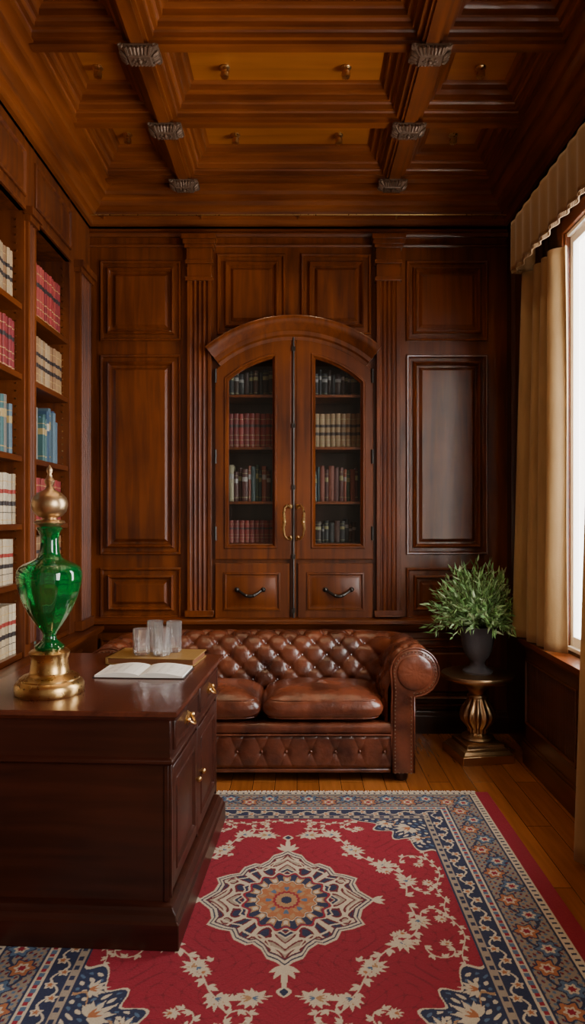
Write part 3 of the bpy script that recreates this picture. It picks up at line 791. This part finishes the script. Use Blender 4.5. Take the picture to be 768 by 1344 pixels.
mb.lathe(pr([(13,690.2),(18,688),(20,686),(18,683),(10,682),(9,680),(16,677),(21,671),(23,664),(23,660),(21,653),(15,647),(9,644),(6,642),(4,638),(6,634),(7,631),(4,627),(2.5,622),(4,619),(4,616),(1,611)]),n=40)
mb.obj('brass_stopper',M_gold,dec,smooth=50)

# folio with crystal tumblers
tb=empty('folio_book',(-.635,3.185,DZ),radians(-6))
mb=MB(); mb.box(-.20,.20,-.115,.115,0,.005); mb.box(-.20,.20,-.115,.115,.027,.032)
mb.box(-.2,-.19,-.115,.115,0,.032)
mb.obj('cover',M_tray,tb,bevel=.0015)
mb=MB(); mb.box(-.19,.192,-.107,.107,.005,.027); mb.obj('pages',M_pagedark,tb)
GZ=DZ+.0325
for (x,y,h,r) in ((-.70,3.16,.115,.040),(-.605,3.14,.125,.040),(-.565,3.22,.14,.036),(-.655,3.235,.14,.038)):
    mb=MB()
    prof=[(0.001,0),(r*.80,0),(r*.9,.006),(r*.93,.02),(r*.95,h*.5),(r*.97,h*.55),(r,h),(r*.93,h),(r*.86,.5*h),(r*.82,.024),(0.001,.018)]
    mb.lathe(prof,n=48,mod=lambda a,z:1+.06*abs(sin(6*a))*(1 if .004<z<.07 else 0),caps=False)
    mb.obj('crystal_tumbler',M_crystal,loc=(x,y,GZ),smooth=30)
# open book
ob=empty('open_book',(-.635,2.925,DZ),radians(-3))
mb=MB()
def pg(sg):
    def f(u,v):
        x=u*.18; z=.008+.014*sin(pi*min(u*1.1,1))**.7*(1-.45*u)+.003
        return (sg*x,-.10+.20*v,z)
    return f
for sg in (-1,1):
    mb.grid(18,3,pg(sg))
    f=pg(sg)
    for v in (0,1):
        top=[f(i/17,v) for i in range(18)]; bot=[(p[0],p[1],.003) for p in top]
        mb.rings([top,bot],closed=False,cap1=False)
    p0,p1=f(1,0),f(1,1); mb.face([mb.add(q) for q in (p0,p1,(p1[0],p1[1],.003),(p0[0],p0[1],.003))])
mb.obj('pages',M_page,ob,smooth=60)
mb=MB(); mb.box(-.187,.187,-.105,.105,0,.003); mb.obj('cover',M_cover,ob)
mb=MB()
for sg in (-1,1):
    for k in range(10):
        y=-.075+k*.016; f=pg(sg); L_=.85 if k%4 else .6
        p=[f(u,0) for u in (.14,.4,.6,L_)]
        mb.tube([(q[0],y,q[2]+.0001) for q in p],.0004,4)
mb.obj('text_lines',M_cover,ob)

# ---------------------------------------------------------------- chesterfield sofa
sofa=empty('chesterfield_sofa')
xr,xl,yi,yf,Rc=.49,-.88,4.26,3.865,.10
CO,CZ,RR=.155,.605,.122
La=yi-Rc-yf; Lc=Rc*pi/2; Lb=(xr-xl)-2*Rc; LT=2*La+2*Lc+Lb
def path(s):
    if s<La: return (xr,yf+s),(1,0)
    s-=La
    if s<Lc: t=s/Rc; return (xr-Rc+Rc*cos(t),yi-Rc+Rc*sin(t)),(cos(t),sin(t))
    s-=Lc
    if s<Lb: return (xr-Rc-s,yi),(0,1)
    s-=Lb
    if s<Lc: t=pi/2+s/Rc; return (xl+Rc+Rc*cos(t),yi-Rc+Rc*sin(t)),(cos(t),sin(t))
    s-=Lc; return (xl,yi-Rc-s),(-1,0)
pp=[(0,.30+.02*i) for i in range(11)]+[(.004,.52),(.012,.54),(.022,.56)]
for i in range(41):
    th=radians(172)-radians(272)*i/40
    pp.append((CO+RR*cos(th),CZ+RR*sin(th)))
pp+=[(.15,.45),(.15,.30),(.15,.15),(.15,.055)]
pp=np.array(pp); seg=np.hypot(*np.diff(pp,axis=0).T); cum=np.concatenate([[0],np.cumsum(seg)])
NVp=130; vs=np.linspace(0,cum[-1],NVp)
po=np.interp(vs,cum,pp[:,0]); pz=np.interp(vs,cum,pp[:,1])
to=np.gradient(po,vs); tz=np.gradient(pz,vs); ln=np.hypot(to,tz); to/=ln; tz/=ln
TA,TB=.150,.150
itop=int(np.argmax(pz)); v_top=vs[itop]
def tuft(s,v):
    s_=s-LT/2; v_=v-(v_top+.045)
    p=s_/TA+v_/TB; q=s_/TA-v_/TB
    fold=(abs(sin(pi*p))*abs(sin(pi*q)))**.32
    dp=p-round(p); dq=q-round(q); ds=(dp+dq)*TA/2; dv=(dp-dq)*TB/2
    pit=1-math.exp(-(ds*ds+dv*dv)/(.022**2))
    return .55*fold+.45*pit
def surf(s,v,extra=0):
    (x,y),(nx,ny)=path(min(max(s,0),LT))
    o=float(np.interp(v,vs,po)); z=float(np.interp(v,vs,pz)); a_=float(np.interp(v,vs,to)); b_=float(np.interp(v,vs,tz))
    mask=1/(1+math.exp((v-(v_top+.075))/.012))
    ed=min(1,min(s,LT-s)/.05)
    pl=(1-mask)*.005*abs(sin(pi*s/.11))*(1 if v<v_top+.33 else 0)
    d=(.034*tuft(s,v)*mask*ed)-.010*mask+extra+pl
    o+=-b_*d; z+=a_*d
    return (x+nx*o,y+ny*o,z)
mb=MB()
NU=520
mb.grid(NU,NVp,lambda u,v:surf(u*LT,v*cum[-1]))
mb.obj('tufted_back_and_arms',M_leather,sofa,smooth=180)
mb=MB()
k0=int(LT/TA)+2
for i in range(-2*k0,2*k0):
    for j in range(-2*k0,2*k0):
        s_=(i+j)*TA/2+LT/2; v_=(i-j)*TB/2+v_top+.045
        if .04<s_<LT-.04 and .06<v_<v_top+.08:
            p=surf(s_,v_,.001); mb.sphere(p,.010,8)
mb.obj('buttons',M_leather,sofa)
def outline(g=0):
    pts=[(.03-g,.055),(.15+g,.055),(.15+g,.30),(.15+g,.47)]
    for i in range(31):
        th=radians(-93)+radians(285)*i/30
        pts.append((CO+(RR+.008+g)*cos(th),CZ+(RR+.008+g)*sin(th)))
    pts+=[(.034-g,.50),(.03-g,.42),(.03-g,.25)]
    return pts
mb=MB(); mp_=MB(); mn=MB()
for xb,sg in ((xr,1),(xl,-1)):
    mb.rings([[(xb+sg*o,y,z) for o,z in outline(g=g)] for y,g in ((3.885,0),(3.845,0),(3.836,-.006),(3.832,-.014))],cap0=True)
    cx=xb+sg*CO; R=[]
    for k in range(9):
        r=.098*cos(k/8*pi/2)+.001; dy=.016*sin(k/8*pi/2)
        R.append([(cx+r*cos(2*pi*i/72),3.832-dy*(1+.10*abs(sin(6*2*pi*i/72))*cos(k/8*pi/2)),CZ+r*sin(2*pi*i/72)) for i in range(72)])
    mb.rings(R,cap1=True)
    mp_.tube([(xb+sg*o,3.842,z) for o,z in outline(g=.002)],.0065,8,closed=True)
    O=outline(g=-.016); 
    for (o0,z0),(o1,z1) in zip(O,O[1:]+O[:1]):
        d=hypot(o1-o0,z1-z0); m_=max(1,round(d/.02))
        for q in range(m_): 
            t_=q/m_; mn.sphere((xb+sg*(o0+(o1-o0)*t_),3.831,z0+(z1-z0)*t_),.0045,6,sc=(1,.6,1))
mb.obj('arm_fronts',M_leather,sofa,smooth=45); mp_.obj('piping',M_leather,sofa,smooth=180); mn.obj('nailheads',M_bronze,sofa)
# base
mb=MB()
x0,x1=xl-.028,xr+.028
def bf(u,v):
    x=x0+(x1-x0)*u; z=.07+.19*v
    s_=(x-(x0+x1)/2)/.135; t_=(v-.5)*.19/.30
    p=s_+t_; q=s_-t_
    fold=(abs(sin(pi*p))*abs(sin(pi*q)))**.4
    dp=p-round(p); dq=q-round(q); ds=(dp+dq)*.0675; dv=(dp-dq)*.15
    pit=1-math.exp(-(ds*ds+dv*dv)/(.022**2))
    edge=min(1,min(v,1-v)/.12)**.5
    return (x,3.862-.018*(.35*fold+.65*pit)*edge,z)
mb.grid(420,36,bf)
mb.obj('base_front',M_leather,sofa,smooth=180)
mb=MB()
mb.box(xl-.14,xr+.14,3.863,yi+.14,.055,.30); mb.box(x0,x1,3.85,3.9,.05,.072)
mb.obj('frame',M_leather,sofa,bevel=.006)
mb=MB()
def rbx(mb,x0,x1,y0,y1,z0,z1,r):
    pts=[]
    for cy,cz,a0 in ((y0+r,z0+r,180),(y1-r,z0+r,270),(y1-r,z1-r,0),(y0+r,z1-r,90)):
        for i in range(6):
            t=radians(a0+90*i/5); pts.append((cy+r*cos(t),cz+r*sin(t)))
    mb.rings([[(x,y,z) for y,z in pts] for x in (x0,x1)],cap0=True)
rbx(mb,x0,x1,3.838,4.1,.262,.325,.025)
mb.tube([(x0,3.842,.26),(0,3.842,.26),(x1,3.842,.26)],.006)
mb.obj('seat_rail',M_leather,sofa,smooth=60)
mb=MB()
for i in range(-7,8):
    x=(x0+x1)/2+i*.135
    if x0+.03<x<x1-.03: mb.sphere((x,3.858,.165),.011,8)
mb.obj('base_buttons',M_leather,sofa)
mb=MB()
for x in (xl-.09,xr+.09):
    for y in (3.90,4.34): mb.lathe([(.03,0),(.036,.01),(.036,.03),(.028,.056)],c=(x,y,0.0),n=20)
mb.obj('feet',M_dark,sofa)
def cushion(name,cx,cy,cz,sx,sy,sz):
    mb=MB()
    sp=lambda c,e: math.copysign(abs(c)**e,c)
    n1,n2=120,50; R=[]
    sd=random.random()*10
    for j in range(n2+1):
        ph=-pi/2+pi*j/n2; ring=[]
        for i in range(n1):
            th=2*pi*i/n1
            cp_=sp(cos(ph),.42)
            x=sp(cos(th),.28)*cp_; y=sp(sin(th),.28)*cp_; z=sp(sin(ph),.8)
            zz=cz+sz*z*(1) + (.036*(1-x*x)*(1-y*y) if z>0 else 0)
            zz+= .005*sin(x*5+sd)*sin(y*6+sd)*(z>0)
            bulge=1+.02*(1-abs(z))
            ring.append((cx+sx*x*bulge,cy+sy*y*bulge,zz))
        R.append(ring)
    mb.rings(R,cap0=True,cap1=True)
    for zo in (.62,-.62):
        pts=[]
        ph=math.asin(math.copysign(abs(zo)**(1/.8),zo)); cp_=cos(ph)**.42
        for i in range(100):
            th=2*pi*i/100; pts.append((cx+sx*1.008*sp(cos(th),.28)*cp_,cy+sy*1.008*sp(sin(th),.28)*cp_,cz+sz*zo))
        mb.tube(pts,.005,6,closed=True)
    mb.obj(name,M_leather2,sofa,smooth=180)
cushion('seat_cushion_right',.142,4.055,.400,.338,.228,.078)
cushion('seat_cushion_left',-.535,4.055,.400,.338,.228,.078)

# ---------------------------------------------------------------- side table + urn + plant
TX,TY=1.10,4.27; PS=214.
tab=empty('pedestal_side_table',(TX,TY,0))
mb=MB()
zt=.51
mb.lathe([(.18,zt-.045),(.19,zt-.04),(.205,zt-.034),(.218,zt-.024),(.220,zt-.012),(.216,zt-.002),(.20,zt)],n=64)
mb.obj('top',M_gold,tab,smooth=50)
mb=MB()
gad=lambda a,z:1+(.05*cos(14*a) if .14<z<.36 else 0)
mb.lathe([(.085,.11),(.10,.118),(.095,.13),(.06,.14),(.055,.15),(.062,.16),(.058,.175),(.075,.195),(.098,.225),(.106,.255),(.100,.285),(.080,.315),(.062,.345),(.055,.36),(.062,.365),(.062,.375),(.052,.385),(.058,.405),(.08,.43),(.12,.45),(.14,.466)],n=112,mod=gad)
mb.obj('pedestal',M_gold,tab,smooth=50)
mb=MB()
sq=lambda h,z:[(-h,-h,z),(h,-h,z),(h,h,z),(-h,h,z)]
mb.rings([sq(.160,.0),sq(.160,.05),sq(.148,.056),sq(.14,.07),(sq(.12,.08)),sq(.116,.10),sq(.095,.112)],cap0=True)
o=mb.obj('plinth',M_gold,tab,bevel=.003,rot=radians(10))
pl=empty('potted_plant',(TX,TY,zt+.0005))
mb=MB()
mb.lathe([(.088,0),(.092,.012),(.082,.022),(.052,.036),(.042,.055),(.047,.075),(.065,.095),(.084,.13),(.096,.18),(.101,.235),(.106,.262),(.116,.272),(.116,.283),(.106,.285),(.095,.27),(.02,.265)],n=48)
mb.obj('urn',M_urn,pl,smooth=45)
M_leaf=attrmat('leaf',.45,0,.1,90,trans=.3); M_stem=plain('stem',(.10,.14,.04),.6)
mb=MB(); ms=MB()
cols=[(.25,.48,.17),(.38,.60,.28),(.17,.35,.11),(.50,.68,.40),(.27,.50,.20)]
for i in range(230):
    az=random.uniform(0,2*pi); el=math.asin(random.uniform(-.05,1)); Ls=random.uniform(.20,.275)
    d=Vector((cos(az)*cos(el)*1.0,sin(az)*cos(el)*.92,sin(el)*1.05))
    p0=Vector((cos(az)*.05*random.random(),sin(az)*.05*random.random(),.27)); pts=[]
    for k in range(9):
        t=k/8; q=p0+d*Ls*t+Vector((0,0,.15*t-.12*t*t*(1.3-sin(el)))); 
        if q.x>.14: q.x=.14+(q.x-.14)*.25
        pts.append(q)
    ms.tube(pts,.0016,4)
    for k in range(12):
        t=.22+.78*k/11; f=t*8; i0=min(int(f),7); q=pts[i0].lerp(pts[i0+1],f-i0)
        tang=(pts[i0+1]-pts[i0]).normalized()
        rnd=Vector((random.gauss(0,1),random.gauss(0,1),random.gauss(0,1)+.3)).normalized()
        ld=(tang*.8+rnd*.75).normalized(); sd=ld.cross(rnd+Vector((.01,0,0))); sd.normalize(); nn_=sd.cross(ld)
        L=random.uniform(.038,.065); w=L*.14
        if q.x+ld.x*L>.175: ld.x=min(ld.x,0)
        a0=mb.add(q); a1=mb.add(q+ld*L*.4+sd*w); a2=mb.add(q+ld*L-nn_*L*.12); a3=mb.add(q+ld*L*.4-sd*w); am=mb.add(q+ld*L*.45-nn_*L*.06)
        c=random.choice(cols); kf=random.uniform(.8,1.2); c=tuple(x*kf for x in c)
        mb.face((a0,a1,am),0,c); mb.face((a1,a2,am),0,c); mb.face((a2,a3,am),0,c); mb.face((a3,a0,am),0,c)
mb.obj('leaves',M_leaf,pl,smooth=None); ms.obj('stems',M_stem,pl)

# ---------------------------------------------------------------- lights
def area(name,loc,rot,sx,sy,p,col):
    l=bpy.data.lights.new(name,'AREA'); l.shape='RECTANGLE'; l.size=sx; l.size_y=sy; l.energy=p; l.color=col
    o=bpy.data.objects.new(name,l); scene.collection.objects.link(o); o.location=loc; o.rotation_euler=rot; return o
area('daylight_window',(XR+.6,3.5,1.95),(0,radians(90),0),2.6,3.8,480,(1,.98,.95))
area('fill_light_near',(XR+.5,.5,1.95),(0,radians(90),0),2.4,1.9,190,(1,.94,.86))  # added fill lamp outside the unseen near window
w=bpy.data.worlds.new('World'); scene.world=w; w.use_nodes=True
nt=w.node_tree; bg=nt.nodes['Background']
tc=N(nt,'ShaderNodeTexCoord'); sx_=N(nt,'ShaderNodeSeparateXYZ'); nt.links.new(tc.outputs['Generated'],sx_.inputs[0])
cr=N(nt,'ShaderNodeValToRGB'); cr.color_ramp.elements[0].position=.45; cr.color_ramp.elements[0].color=(.28,.22,.165,1); cr.color_ramp.elements[1].position=.85; cr.color_ramp.elements[1].color=(4.5,4.6,4.8,1)
nt.links.new(sx_.outputs[0],cr.inputs[0]); nt.links.new(cr.outputs[0],bg.inputs[0]); bg.inputs[1].default_value=1.0

# ---------------------------------------------------------------- camera
cd=bpy.data.cameras.new('cam'); cam=bpy.data.objects.new('camera',cd); scene.collection.objects.link(cam)
cam.location=(0,0,CAM); cam.rotation_euler=(radians(90),0,0)
cd.sensor_fit='AUTO'; cd.sensor_width=36; cd.lens=920/1344*36
cd.shift_x=-6/1344; cd.shift_y=8/1344; cd.clip_start=.05
scene.camera=cam
